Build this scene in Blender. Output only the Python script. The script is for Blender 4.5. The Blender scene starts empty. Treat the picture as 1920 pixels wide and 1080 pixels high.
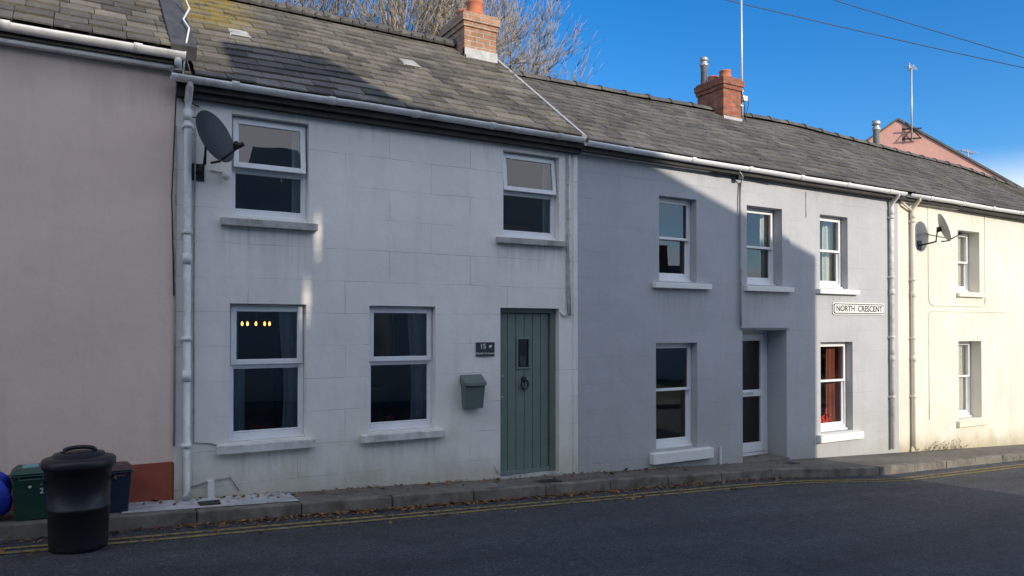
import bpy, math, random
from mathutils import Vector, Matrix
random.seed(7)
scene=bpy.context.scene
R=math.radians
def G(x): return 0.13-0.0445*max(-25,min(40,x))

# ------------------------------------------------------------ materials
def newmat(name):
    m=bpy.data.materials.new(name); m.use_nodes=True
    nt=m.node_tree; nt.nodes.clear()
    out=nt.nodes.new('ShaderNodeOutputMaterial'); b=nt.nodes.new('ShaderNodeBsdfPrincipled')
    nt.links.new(b.outputs[0],out.inputs[0])
    return m,nt,b,out
class N:
    def __init__(s,nt): s.nt=nt
    def add(s,t,**k):
        n=s.nt.nodes.new(t)
        for a,v in k.items(): setattr(n,a,v)
        return n
    def link(s,a,b): s.nt.links.new(a,b)
    def pos(s): return s.add('ShaderNodeNewGeometry').outputs['Position']
    def noise(s,vec,scale,detail=4,rough=.55):
        n=s.add('ShaderNodeTexNoise'); n.inputs['Scale'].default_value=scale; n.inputs['Detail'].default_value=detail; n.inputs['Roughness'].default_value=rough
        if vec is not None: s.link(vec,n.inputs['Vector'])
        return n.outputs['Fac']
    def scl(s,vec,v):
        n=s.add('ShaderNodeVectorMath',operation='MULTIPLY'); s.link(vec,n.inputs[0]); n.inputs[1].default_value=v; return n.outputs[0]
    def mr(s,fac,a,b,c,d,smooth=False):
        n=s.add('ShaderNodeMapRange'); s.link(fac,n.inputs[0])
        if smooth: n.interpolation_type='SMOOTHSTEP'
        for i,v in enumerate((a,b,c,d)): n.inputs[i+1].default_value=v
        return n.outputs[0]
    def math(s,op,a,b=None):
        n=s.add('ShaderNodeMath',operation=op)
        for i,v in enumerate((a,b)):
            if v is None: continue
            if isinstance(v,(int,float)): n.inputs[i].default_value=v
            else: s.link(v,n.inputs[i])
        return n.outputs[0]
    def mix(s,fac,a,b,mode='MIX'):
        n=s.add('ShaderNodeMix',data_type='RGBA',blend_type=mode)
        for sock,v in ((n.inputs[0],fac),(n.inputs[6],a),(n.inputs[7],b)):
            if isinstance(v,(int,float)): sock.default_value=v
            elif isinstance(v,tuple): sock.default_value=(*v,1) if len(v)==3 else v
            else: s.link(v,sock)
        return n.outputs[2]
    def grey(s,fac):
        n=s.add('ShaderNodeCombineColor'); 
        for i in range(3): s.link(fac,n.inputs[i])
        return n.outputs[0]
    def bump(s,h,strength,dist,b,prev=None):
        n=s.add('ShaderNodeBump'); n.inputs['Strength'].default_value=strength; n.inputs['Distance'].default_value=dist
        s.link(h,n.inputs['Height'])
        if prev is not None: s.link(prev,n.inputs['Normal'])
        if b is not None: s.link(n.outputs[0],b.inputs['Normal'])
        return n.outputs[0]

def simple(name,col,rough=.6,var=.12,scale=8,bump=.1,metal=0,bdist=.005,dirt=None,dscale=3,damt=.8):
    m,nt,b,o=newmat(name); n=N(nt); p=n.pos()
    f=n.noise(p,scale,5)
    c=n.mix(1.0,col,n.grey(n.mr(f,.3,.7,1-var,1+var)),'MULTIPLY')
    if dirt:
        d=n.noise(p,dscale,6,.65)
        c=n.mix(n.mr(d,.48,.68,0,damt),c,dirt)
    n.link(c,b.inputs['Base Color']); b.inputs['Roughness'].default_value=rough; b.inputs['Metallic'].default_value=metal
    if bump>0: n.bump(n.noise(p,scale*8,3),bump,bdist,b)
    return m

def wallmat(name,col,dirt=(.2,.19,.15),groove=0.5,rowh=.335,bw=.98,damp=.45,offx=0.0,offz=0.0,stain=.5,drips=()):
    m,nt,b,o=newmat(name); n=N(nt); p=n.pos()
    sx=n.add('ShaderNodeSeparateXYZ'); n.link(p,sx.inputs[0])
    f=n.noise(p,.9,6,.6)
    c=n.mix(1.0,col,n.grey(n.mr(f,.3,.7,.89,1.06)),'MULTIPLY')
    # faded, chalky patches of old paint
    c=n.mix(n.mr(n.noise(n.scl(p,(1,1,1.6)),2.0,7,.7),.52,.66,0,.22),c,(min(.9,col[0]*1.18),min(.9,col[1]*1.18),min(.9,col[2]*1.18)))
    f2=n.noise(n.scl(p,(5,5,.7)),1.0,5,.6)
    c=n.mix(n.mr(f2,.52,.75,0,.3*stain),c,dirt)
    f3=n.noise(p,14,4,.6)
    c=n.mix(n.mr(f3,.6,.78,0,.22*stain),c,dirt)
    # rain streaks below sills
    fs=n.mr(n.noise(n.scl(p,(16,16,.8)),1.0,4,.6),.46,.66,0,1)
    for (xa,xb,zt,ln) in drips:
        k=n.math('MULTIPLY',n.math('MULTIPLY',n.mr(sx.outputs[0],xa-.04,xa+.05,0,1,True),n.mr(sx.outputs[0],xb-.05,xb+.04,1,0,True)),
                 n.math('MULTIPLY',n.mr(sx.outputs[2],zt-ln,zt,0,1,True),n.mr(sx.outputs[2],zt,zt+.01,1,0)))
        c=n.mix(n.math('MULTIPLY',n.math('MULTIPLY',k,fs),.27),c,dirt)
    # damp base: height above pavement
    hz=n.math('ADD',n.math('SUBTRACT',sx.outputs[2],.13),n.math('MULTIPLY',sx.outputs[0],.0445))
    wob=n.math('ADD',hz,n.math('MULTIPLY',n.math('SUBTRACT',n.noise(n.scl(p,(3,3,1.5)),1.3,5,.65),.5),.55))
    c=n.mix(n.mr(wob,-.05,.38,damp,0,True),c,dirt)
    al=n.math('MULTIPLY',n.mr(wob,.2,1.3,.20,0,True),n.mr(n.noise(p,1.7,6,.7),.4,.62,.2,1))
    c=n.mix(al,c,(dirt[0]*1.6,dirt[1]*1.7,dirt[2]*1.1))
    top=n.math('ADD',sx.outputs[2],n.math('MULTIPLY',n.math('SUBTRACT',f2,.5),.8))
    c=n.mix(n.mr(top,3.75,4.1,0,.25),c,dirt)
    cv=n.add('ShaderNodeCombineXYZ')
    n.link(n.math('ADD',sx.outputs[0],offx),cv.inputs[0]); n.link(n.math('ADD',sx.outputs[2],offz),cv.inputs[1])
    dis=n.add('ShaderNodeVectorMath',operation='ADD'); n.link(cv.outputs[0],dis.inputs[0])
    nn=n.add('ShaderNodeTexNoise'); nn.inputs['Scale'].default_value=2.2; n.link(p,nn.inputs['Vector'])
    n.link(n.scl(nn.outputs['Color'],(.03,.03,0)),dis.inputs[1])
    h=n.noise(p,70,3)
    prev=n.bump(h,.25,.004,None)
    prev=n.bump(n.noise(p,3.2,4),.45,.03,None,prev)
    if groove>0:
        br=n.add('ShaderNodeTexBrick'); n.link(dis.outputs[0],br.inputs['Vector'])
        br.inputs['Scale'].default_value=1; br.inputs['Mortar Size'].default_value=.0042; br.inputs['Mortar Smooth'].default_value=.4
        br.inputs['Brick Width'].default_value=bw; br.inputs['Row Height'].default_value=rowh
        br.offset=.5
        fac=n.math('MULTIPLY',br.outputs['Fac'],n.mr(n.noise(p,1.5,4,.6),.42,.60,.08,1))
        c=n.mix(n.math('MULTIPLY',fac,groove),c,(col[0]*.3,col[1]*.3,col[2]*.3))
        inv=n.math('SUBTRACT',1.0,fac)
        prev=n.bump(inv,.45,.005,None,prev)
    n.link(prev,b.inputs['Normal'])
    n.link(c,b.inputs['Base Color']); b.inputs['Roughness'].default_value=.88
    return m

def slatemat(name,c1,c2,moss=True,lich=(.25,.19,.05)):
    m,nt,b,o=newmat(name); n=N(nt); p=n.pos()
    g=n.add('ShaderNodeNewGeometry')
    r=g.outputs['Random Per Island']
    c=n.mix(r,c1,c2)
    c=n.mix(1.0,c,n.grey(n.mr(n.noise(p,1.3,6,.7),.3,.7,.65,1.35)),'MULTIPLY')
    c=n.mix(1.0,c,n.grey(n.mr(n.noise(p,35,4,.7),.3,.7,.75,1.25)),'MULTIPLY')
    c=n.mix(n.mr(n.noise(p,9,5,.7),.56,.72,0,.5),c,(.25,.225,.17))
    c=n.mix(n.mr(n.noise(p,6,6,.75),.54,.70,0,.6),c,(.055,.05,.04))
    if moss:
        sx=n.add('ShaderNodeSeparateXYZ'); n.link(p,sx.inputs[0])
        a=n.mr(sx.outputs[0],.7,1.1,0,1,True); bb=n.mr(sx.outputs[0],1.5,2.0,1,0,True); d=n.mr(sx.outputs[1],.9,1.5,0,1,True)
        mk=n.math('MULTIPLY',n.math('MULTIPLY',a,bb),d)
        mk=n.math('MULTIPLY',mk,n.mr(n.noise(p,7,6,.7),.4,.52,0,1))
        c=n.mix(mk,c,lich)
        mk2=n.mr(n.noise(p,2.3,7,.75),.54,.7,0,.65)
        c=n.mix(mk2,c,(.13,.115,.055))
    n.link(c,b.inputs['Base Color']); b.inputs['Roughness'].default_value=.8
    n.bump(n.noise(p,60,4,.7),.5,.008,b)
    return m

def brickmat(name,c1,c2,mort):
    m,nt,b,o=newmat(name); n=N(nt); p=n.pos()
    sx=n.add('ShaderNodeSeparateXYZ'); n.link(p,sx.inputs[0])
    cv=n.add('ShaderNodeCombineXYZ'); n.link(n.math('ADD',sx.outputs[0],sx.outputs[1]),cv.inputs[0]); n.link(sx.outputs[2],cv.inputs[1])
    br=n.add('ShaderNodeTexBrick'); n.link(cv.outputs[0],br.inputs['Vector'])
    br.inputs['Scale'].default_value=1; br.inputs['Brick Width'].default_value=.215; br.inputs['Row Height'].default_value=.072
    br.inputs['Mortar Size'].default_value=.009; br.inputs['Mortar Smooth'].default_value=.2
    br.inputs['Color1'].default_value=(*c1,1); br.inputs['Color2'].default_value=(*c2,1); br.inputs['Mortar'].default_value=(*mort,1)
    c=n.mix(1.0,br.outputs['Color'],n.grey(n.mr(n.noise(p,9,6,.7),.3,.7,.6,1.25)),'MULTIPLY')
    n.link(c,b.inputs['Base Color']); b.inputs['Roughness'].default_value=.9
    n.bump(n.math('SUBTRACT',1.0,br.outputs['Fac']),.9,.012,b)
    return m

def asphalt(name,col,speck=(.20,.20,.21)):
    m,nt,b,o=newmat(name); n=N(nt); p=n.pos()
    c=n.mix(n.mr(n.noise(p,75,2,.6),.54,.70,0,.65),col,speck)
    c=n.mix(n.mr(n.noise(p,34,3,.7),.56,.70,0,.45),c,speck)
    c=n.mix(1.0,c,n.grey(n.mr(n.noise(n.scl(p,(.35,1.3,1)),1.0,6,.65),.3,.7,.60,1.4)),'MULTIPLY')
    c=n.mix(1.0,c,n.grey(n.mr(n.noise(p,7,5,.7),.3,.7,.75,1.25)),'MULTIPLY')
    vo=n.add('ShaderNodeTexVoronoi'); vo.feature='DISTANCE_TO_EDGE'; vo.inputs['Scale'].default_value=.55
    nn=n.add('ShaderNodeTexNoise'); nn.inputs['Scale'].default_value=2.5; n.link(p,nn.inputs['Vector'])
    ad=n.add('ShaderNodeVectorMath',operation='ADD'); n.link(p,ad.inputs[0]); n.link(n.scl(nn.outputs['Color'],(.5,.5,0)),ad.inputs[1]); n.link(ad.outputs[0],vo.inputs['Vector'])
    crack=n.math('MULTIPLY',n.mr(vo.outputs['Distance'],.0,.006,1,0),n.mr(n.noise(p,.7,2),.52,.6,0,.6))
    c=n.mix(crack,c,(.012,.012,.012))
    n.link(c,b.inputs['Base Color']); b.inputs['Roughness'].default_value=.82
    n.bump(n.noise(p,80,3,.6),.9,.012,b)
    return m

def glassmat(name,tint=(.86,.90,.89),ior=1.9,rough=.0,extra=0.0):
    m,nt,b,o=newmat(name); n=N(nt); nt.nodes.remove(b); p=n.pos()
    fr=n.add('ShaderNodeFresnel'); fr.inputs[0].default_value=ior
    t=n.add('ShaderNodeBsdfTransparent'); t.inputs[0].default_value=(*tint,1)
    g=n.add('ShaderNodeBsdfGlossy'); g.inputs['Roughness'].default_value=rough; g.inputs[0].default_value=(.95,.97,1,1)
    bp=n.add('ShaderNodeBump'); bp.inputs['Strength'].default_value=.08; bp.inputs['Distance'].default_value=.02
    n.link(n.noise(p,1.6,1),bp.inputs['Height']); n.link(bp.outputs[0],g.inputs['Normal'])
    mx=n.add('ShaderNodeMixShader')
    n.link(n.math('ADD',fr.outputs[0],extra),mx.inputs[0]); n.link(t.outputs[0],mx.inputs[1]); n.link(g.outputs[0],mx.inputs[2])
    n.link(mx.outputs[0],o.inputs[0]); return m

M=dict(
 pink=wallmat('pink_render',(.83,.64,.545),dirt=(.34,.27,.22),groove=0,damp=.25,stain=.4),
 plinth=simple('red_plinth_paint',(.30,.07,.04),.8,.15,5,.2),
 white=wallmat('white_render',(.84,.805,.755),dirt=(.31,.285,.20),groove=.5,damp=.5,offz=.14,stain=.5,drips=[(1.2,2.13,2.69,.7),(4.24,5.21,2.69,.6),(1.17,2.11,.49,.5),(2.6,3.56,.49,.5)]),
 grey=wallmat('grey_render',(.45,.462,.49),dirt=(.23,.22,.19),groove=.22,damp=.25,offx=.3,stain=.4,drips=[(6.62,7.64,2.23,.6),(8.31,9.2,2.23,.5),(9.93,10.92,2.23,.5)]),
 cream=wallmat('cream_render',(.75,.71,.62),dirt=(.30,.25,.15),groove=0,damp=.7,stain=.5,drips=[(13.8,14.68,2.27,.4)]),
 salmon=wallmat('salmon_render',(.82,.42,.36),groove=0,damp=.2,stain=.3),
 opp=wallmat('opposite_render',(.62,.60,.55),groove=0,damp=.3),
 upvc=simple('upvc_white',(.82,.83,.84),.35,.04,5,.03),
 oldwhite=simple('weathered_white_gutter',(.78,.77,.74),.5,.10,6,.08,dirt=(.32,.31,.27),dscale=3.5,damt=.5),
 sillw=simple('painted_sill',(.70,.69,.65),.7,.12,9,.15,dirt=(.28,.26,.21),dscale=5,damt=.6),
 sillg=simple('grey_sill',(.42,.41,.39),.8,.18,9,.2,dirt=(.2,.19,.16),dscale=6),
 fascia=simple('black_fascia',(.022,.02,.018),.7,.3,9,.2,dirt=(.06,.05,.04)),
 slate=slatemat('roof_slate',(.075,.069,.060),(.195,.176,.148)),
 slate2=slatemat('roof_slate_dark',(.080,.075,.068),(.15,.139,.124),moss=False),
 ridge=simple('ridge_tile',(.085,.08,.075),.8,.25,9,.3,dirt=(.2,.18,.14)),
 lead=simple('lead_flashing',(.42,.42,.42),.6,.2,8,.2),
 leadd=simple('dark_flashing',(.07,.07,.07),.6,.3,8,.3),
 brick1=brickmat('buff_brick',(.48,.27,.16),(.33,.16,.09),(.42,.37,.31)),
 brick2=brickmat('red_brick',(.42,.13,.07),(.27,.08,.045),(.24,.18,.15)),
 terra=simple('terracotta',(.52,.17,.09),.8,.15,10,.15),
 steel=simple('galvanised_steel',(.55,.56,.58),.4,.12,20,.05,metal=.7),
 alu=simple('mast_metal',(.62,.62,.62),.45,.08,20,.03,metal=.3),
 black=simple('black_plastic',(.012,.012,.014),.42,.2,20,.1),
 dish=simple('dish_grey',(.04,.045,.05),.5,.15,15,.03),
 dish2=simple('dish_light_grey',(.34,.34,.33),.5,.15,15,.03,dirt=(.14,.13,.11)),
 green=simple('sage_green_paint',(.155,.205,.175),.45,.07,6,.06),
 greend=simple('letterbox_green',(.115,.15,.135),.4,.06,6,.03),
 slateplq=simple('slate_plaque',(.035,.037,.045),.5,.15,25,.2),
 curtain=simple('curtain_cloth',(.80,.84,.84),.9,.08,9,.1),
 net=simple('net_curtain',(.62,.61,.58),.9,.08,20,.1),
 redroom=simple('red_blind',(.26,.065,.04),.8,.35,2.5,.1),
 redflower=simple('red_petals',(.75,.04,.02),.6,.2,20,.1),
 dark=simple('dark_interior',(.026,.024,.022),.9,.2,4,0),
 wood=simple('interior_wood',(.12,.07,.04),.6,.2,6,0),
 glass=glassmat('window_glass'),
 frost=glassmat('obscured_glass',(.35,.38,.36),1.6,.25),
 road=asphalt('asphalt',(.040,.042,.047)),
 pave=asphalt('tarmac_pavement',(.12,.11,.095),(.23,.21,.18)),
 kerb=simple('concrete_kerb',(.18,.165,.14),.9,.3,6,.4,dirt=(.06,.058,.038),dscale=3.2,damt=.9),
 slab=simple('pale_slab',(.48,.49,.49),.85,.15,8,.2,dirt=(.2,.19,.17),dscale=5),
 ylines=None,
 bark=simple('bark',(.36,.30,.23),.9,.25,8,.2),
 leaf=None,
 binblack=simple('bin_black_plastic',(.012,.013,.016),.42,.2,12,.12),
 bingreen=simple('bin_green_plastic',(.013,.055,.038),.45,.15,12,.1),
 binblue=simple('bin_navy_plastic',(.015,.024,.055),.45,.15,12,.1),
 maroon=simple('maroon_plastic',(.05,.02,.022),.5,.15,12,.1),
 bluebag=simple('blue_bag',(.015,.05,.50),.35,.2,14,.5,bdist=.02),
 teal=simple('teal_cloth',(.16,.32,.34),.7,.1,12,.2),
 whitep=simple('white_paint',(.78,.78,.75),.6,.05,12,.05),
 blackp=simple('black_paint',(.015,.015,.015),.6,.1,12,.05),
)
# worn yellow lines
m,nt,b,o=newmat('worn_yellow_paint'); n=N(nt); p=n.pos()
nt.nodes.remove(b)
d1=n.add('ShaderNodeBsdfDiffuse'); n.link(n.mix(n.noise(p,9,5),(.42,.31,.11),(.27,.22,.12)),d1.inputs[0])
d2=n.add('ShaderNodeBsdfDiffuse'); d2.inputs[0].default_value=(.07,.068,.062,1)
mx=n.add('ShaderNodeMixShader'); n.link(n.mr(n.noise(p,16,6,.8),.46,.62,.05,.9),mx.inputs[0]); n.link(d1.outputs[0],mx.inputs[1]); n.link(d2.outputs[0],mx.inputs[2]); n.link(mx.outputs[0],o.inputs[0])
M['ylines']=m
def islandmat(key,name,c1,c2):
    m,nt,b,o=newmat(name); n=N(nt); g=n.add('ShaderNodeNewGeometry')
    n.link(n.mix(g.outputs['Random Per Island'],c1,c2),b.inputs['Base Color']); b.inputs['Roughness'].default_value=.8; M[key]=m
islandmat('leaf','fallen_leaf',(.08,.035,.014),(.32,.16,.06))
islandmat('weed','weed_leaf',(.08,.09,.03),(.28,.17,.09))
islandmat('hedge','hedge_leaf',(.03,.05,.015),(.09,.11,.03))
m,nt,b,o=newmat('grass'); n=N(nt); p=n.pos()
c=n.mix(n.mr(n.noise(p,.6,6,.7),.35,.65,0,1),(.05,.085,.02),(.11,.12,.04)); c=n.mix(n.noise(p,30,3),c,(.04,.06,.015)); n.link(c,b.inputs['Base Color']); b.inputs['Roughness'].default_value=.9; n.bump(n.noise(p,40,4),.8,.05,b); M['grass']=m
m,nt,b,o=newmat('lit_bulb'); b.inputs['Emission Color'].default_value=(1,.42,.08,1); b.inputs['Emission Strength'].default_value=5; b.inputs['Base Color'].default_value=(.9,.6,.3,1); M['bulb']=m

# ------------------------------------------------------------ mesh builder
class MB:
    def __init__(s): s.v=[];s.f=[];s.mi=[];s.sm=[];s.mats=[]
    def _m(s,mat):
        mat=M[mat] if isinstance(mat,str) else mat
        if mat not in s.mats: s.mats.append(mat)
        return s.mats.index(mat)
    def face(s,pts,mat,smooth=False):
        b=len(s.v); s.v+= [tuple(p) for p in pts]; s.f.append(tuple(range(b,b+len(pts)))); s.mi.append(s._m(mat)); s.sm.append(smooth)
    def hexa(s,p,mat): # p: 8 pts bottom(4 ccw) top(4)
        b=len(s.v); s.v+=[tuple(q) for q in p]; k=s._m(mat)
        for f in ((3,2,1,0),(4,5,6,7),(0,1,5,4),(1,2,6,5),(2,3,7,6),(3,0,4,7)):
            s.f.append(tuple(b+i for i in f)); s.mi.append(k); s.sm.append(False)
    def box(s,x0,x1,y0,y1,z0,z1,mat):
        s.hexa([(x0,y0,z0),(x1,y0,z0),(x1,y1,z0),(x0,y1,z0),(x0,y0,z1),(x1,y0,z1),(x1,y1,z1),(x0,y1,z1)],mat)
    def rings(s,rings,mat,smooth=True,cap=True,closed=True):
        b=len(s.v); k=s._m(mat); nn=len(rings[0])
        for r in rings: s.v+=[tuple(q) for q in r]
        for i in range(len(rings)-1):
            for j in range(nn if closed else nn-1):
                j2=(j+1)%nn
                s.f.append((b+i*nn+j,b+i*nn+j2,b+(i+1)*nn+j2,b+(i+1)*nn+j)); s.mi.append(k); s.sm.append(smooth)
        if cap:
            s.f.append(tuple(b+j for j in reversed(range(nn)))); s.mi.append(k); s.sm.append(False)
            s.f.append(tuple(b+(len(rings)-1)*nn+j for j in range(nn))); s.mi.append(k); s.sm.append(False)
    def tube(s,pts,r,mat,n=8,smooth=True):
        pts=[Vector(p) for p in pts]; rs=r if isinstance(r,(list,tuple)) else [r]*len(pts)
        rg=[]; up=Vector((0,0,1))
        for i,p in enumerate(pts):
            t=(pts[min(i+1,len(pts)-1)]-pts[max(i-1,0)]).normalized()
            ref=up if abs(t.z)<.9 else Vector((1,0,0))
            a=t.cross(ref).normalized(); c=t.cross(a).normalized()
            rg.append([p+(a*math.cos(2*math.pi*j/n)+c*math.sin(2*math.pi*j/n))*rs[i] for j in range(n)])
        s.rings(rg,mat,smooth)
    def lathe(s,c,prof,mat,n=28,cap=True,axis=None):
        c=Vector(c); q=Matrix.Identity(3) if axis is None else Vector(axis).normalized().to_track_quat('Z','Y').to_matrix()
        rg=[[c+q@Vector((r*math.cos(2*math.pi*j/n),r*math.sin(2*math.pi*j/n),h)) for j in range(n)] for r,h in prof]
        s.rings(rg,mat,True,cap)
    def obj(s,name,parent=None,bevel=0,nosmooth=False):
        me=bpy.data.meshes.new(name)
        vs=s.v; mn=[min(v[i] for v in vs) for i in range(3)]; mxx=[max(v[i] for v in vs) for i in range(3)]
        loc=Vector(((mn[0]+mxx[0])/2,(mn[1]+mxx[1])/2,mn[2]))
        me.from_pydata([Vector(v)-loc for v in vs],[],s.f)
        for mt in s.mats: me.materials.append(mt)
        me.polygons.foreach_set('material_index',s.mi); me.polygons.foreach_set('use_smooth',s.sm); me.update()
        ob=bpy.data.objects.new(name,me); ob.location=loc; scene.collection.objects.link(ob)
        if parent: ob.parent=parent; ob.matrix_parent_inverse=Matrix.Translation(-parent.location)
        if bevel:
            bm=ob.modifiers.new('bevel','BEVEL'); bm.width=bevel; bm.segments=2; bm.limit_method='ANGLE'
        return ob
def empty(name,loc):
    e=bpy.data.objects.new(name,None); e.location=loc; e.empty_display_size=.3; scene.collection.objects.link(e); return e
def text(name,body,size,loc,mat,parent,rot=(R(90),0,0),ext=.0015,sx=1,align='CENTER',space=1.0,offset=0):
    c=bpy.data.curves.new(name,'FONT'); c.body=body; c.size=size; c.extrude=ext; c.align_x=align; c.align_y='CENTER'; c.space_character=space; c.offset=offset
    c.materials.append(M[mat]); o=bpy.data.objects.new(name,c); o.location=loc; o.rotation_euler=rot; o.scale=(sx,1,1); scene.collection.objects.link(o)
    if parent: o.parent=parent; o.matrix_parent_inverse=Matrix.Translation(-parent.location)
    return o

def wall(mb,x0,x1,z0,z1,ops,y,mat,reveal=.3,depths=None):
    xs=sorted({x0,x1,*[v for o in ops for v in o[:2]]}); zs=sorted({z0,z1,*[v for o in ops for v in o[2:4]]})
    for i in range(len(xs)-1):
        for j in range(len(zs)-1):
            a,b2,c,d=xs[i],xs[i+1],zs[j],zs[j+1]; mx_,mz=(a+b2)/2,(c+d)/2
            if any(o[0]<mx_<o[1] and o[2]<mz<o[3] for o in ops): continue
            mb.face([(a,y,c),(b2,y,c),(b2,y,d),(a,y,d)],mat)
    for k,(a,b2,c,d) in enumerate([o[:4] for o in ops]):
        r=y+(depths[k] if depths else reveal)
        if r==y: continue
        mb.face([(a,y,c),(a,y,d),(a,r,d),(a,r,c)],mat); mb.face([(b2,y,c),(b2,r,c),(b2,r,d),(b2,y,d)],mat)
        mb.face([(a,y,d),(b2,y,d),(b2,r,d),(a,r,d)],mat); mb.face([(a,y,c),(a,r,c),(b2,r,c),(b2,y,c)],mat)

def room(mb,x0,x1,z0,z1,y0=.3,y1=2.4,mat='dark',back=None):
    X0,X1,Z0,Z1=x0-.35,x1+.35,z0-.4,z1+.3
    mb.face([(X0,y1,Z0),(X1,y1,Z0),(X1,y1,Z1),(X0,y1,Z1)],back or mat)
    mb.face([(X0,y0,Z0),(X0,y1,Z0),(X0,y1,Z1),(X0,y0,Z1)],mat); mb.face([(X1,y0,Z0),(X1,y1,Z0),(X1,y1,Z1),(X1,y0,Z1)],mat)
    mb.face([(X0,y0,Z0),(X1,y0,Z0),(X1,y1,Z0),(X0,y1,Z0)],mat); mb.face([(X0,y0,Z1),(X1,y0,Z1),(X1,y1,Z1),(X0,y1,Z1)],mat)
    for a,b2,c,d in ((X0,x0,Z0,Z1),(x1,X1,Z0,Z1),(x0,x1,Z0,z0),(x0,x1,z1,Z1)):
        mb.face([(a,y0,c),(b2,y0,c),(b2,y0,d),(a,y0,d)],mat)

def frame(mb,x0,x1,z0,z1,y0,y1,w,mat,wb=None):
    wb=wb or w
    mb.box(x0,x0+w,y0,y1,z0,z1,mat); mb.box(x1-w,x1,y0,y1,z0,z1,mat)
    mb.box(x0+w,x1-w,y0,y1,z1-w,z1,mat); mb.box(x0+w,x1-w,y0,y1,z0,z0+wb,mat)

def curtain(mb,x0,x1,z0,z1,y,mat,amp=.02,waves=5,sweep=0):
    n=waves*8; rows=8; rg=[]
    for r in range(rows+1):
        t=r/rows; row=[]
        for i in range(n+1):
            u=i/n; xx=x0+(x1-x0)*u
            if sweep>0: xx=x0+(x1-x0)*u*(1-sweep*math.sin(t*math.pi*.75)**2)
            if sweep<0: xx=x1-(x1-x0)*(1-u)*(1+sweep*math.sin(t*math.pi*.75)**2)
            row.append((xx,y+amp*math.sin(u*waves*2*math.pi+.6*math.sin(3*t)),z1+(z0-z1)*t))
        rg.append(row)
    mb.rings(rg,mat,True,False,False)

def window(parent,x0,x1,z0,z1,depth,tz,style='fan',tilt=0,yoff=0,mat='upvc'):
    mb=MB(); y=depth+yoff; fw=.036
    g=MB()
    frame(mb,x0+.004,x1-.004,z0+.03,z1-.004,y,y+.07,fw,mat,.045)
    mb.box(x0+.002,x1-.002,y-.035,y+.02,z0+.002,z0+.03,mat) # cill nosing
    if style=='fan':
        mb.box(x0+fw,x1-fw,y+.002,y+.068,tz-.022,tz+.022,mat)
        frame(mb,x0+fw+.002,x1-fw-.002,z0+.077,tz-.022,y+.012,y+.06,.016,mat)
        g.face([(x0+fw,y+.034,z0+.075),(x1-fw,y+.034,z0+.075),(x1-fw,y+.034,tz-.02),(x0+fw,y+.034,tz-.02)],'glass')
        t=MB(); tg=MB(); a0,a1,b0,b1=x0+.022,x1-.022,tz+.004,z1-.024
        frame(t,a0,a1,b0,b1,y-.022,y+.002,.052,mat)
        tg.face([(a0+.045,y-.008,b0+.045),(a1-.045,y-.008,b0+.045),(a1-.045,y-.008,b1-.045),(a0+.045,y-.008,b1-.045)],'glass')
        if tilt:
            ca,sa=math.cos(tilt),math.sin(tilt)
            for q in (t,tg):
                q.v=[(vx,(y-.01)+(vy-(y-.01))*ca+(vz-b1)*sa,b1+(vz-b1)*ca-(vy-(y-.01))*sa) for vx,vy,vz in q.v]
        t.obj('top_sash',parent,.004); tg.obj('top_glass',parent)
    else:
        frame(mb,x0+fw,x1-fw,tz-.018,z1-fw-.004,y-.006,y+.03,.036,mat)
        frame(mb,x0+fw,x1-fw,z0+.076,tz+.018,y+.034,y+.062,.036,mat,.05)
        g.face([(x0+.05,y+.012,tz),(x1-.05,y+.012,tz),(x1-.05,y+.012,z1-.05),(x0+.05,y+.012,z1-.05)],'glass')
        g.face([(x0+.05,y+.048,z0+.1),(x1-.05,y+.048,z0+.1),(x1-.05,y+.048,tz),(x0+.05,y+.048,tz)],'glass')
    mb.obj('window_frame',parent,.004); g.obj('window_glass',parent)

def sill(mb,x0,x1,z0,z1,mat,out=.075,ymax=.13,slope=.012):
    mb.hexa([(x0,-out,z0),(x1,-out,z0),(x1,ymax,z0),(x0,ymax,z0),(x0,-out,z1-slope),(x1,-out,z1-slope),(x1,ymax,z1+.004),(x0,ymax,z1+.004)],mat)

def slates(x0,x1,zl0,zl1,zr0,zr1,y0,y1,mat,width=.27,expo=.195,rag=1.0):
    mb=MB()
    L=math.hypot(y1-y0,zl1-zl0); rows=int(round(L/expo))
    def P(x,t,h=0):
        u=(x-x0)/(x1-x0); za=zl0+(zr0-zl0)*u; zb=zl1+(zr1-zl1)*u
        nrm=Vector((0,-(zb-za),y1-y0)).normalized()
        sag=-.018*math.sin(x*1.7+1.3*t)*math.sin(t*math.pi)
        p=Vector((x,y0+(y1-y0)*t,za+(zb-za)*t))
        return p+nrm*(h+sag)
    for r in range(rows):
        x=x0-(width*.5 if r%2 else 0)+random.uniform(-.02,.02)
        t0=r/rows; t1=min(1.0,(r+1.22)/rows)
        while x<x1:
            w=width*random.uniform(.9,1.1); a=max(x0,x+.003); b2=min(x1,x+w-.003); x+=w
            if b2-a<.03: continue
            j=random.gauss(-.002,.007*rag)/L; hh=random.uniform(.014,.026); skew=random.gauss(0,.005*rag)/L
            if random.random()<.02*rag: j-=.03/L; skew*=3
            pts=[P(a,t0+j,hh*.3),P(b2,t0+j+skew,hh*.3),P(b2,t1,-.004),P(a,t1,-.004),P(a,t0+j,hh+.004),P(b2,t0+j+skew,hh+.004+random.uniform(-.005,.005)),P(b2,t1,.003),P(a,t1,.003)]
            mb.hexa(pts,mat)
    return mb

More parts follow.
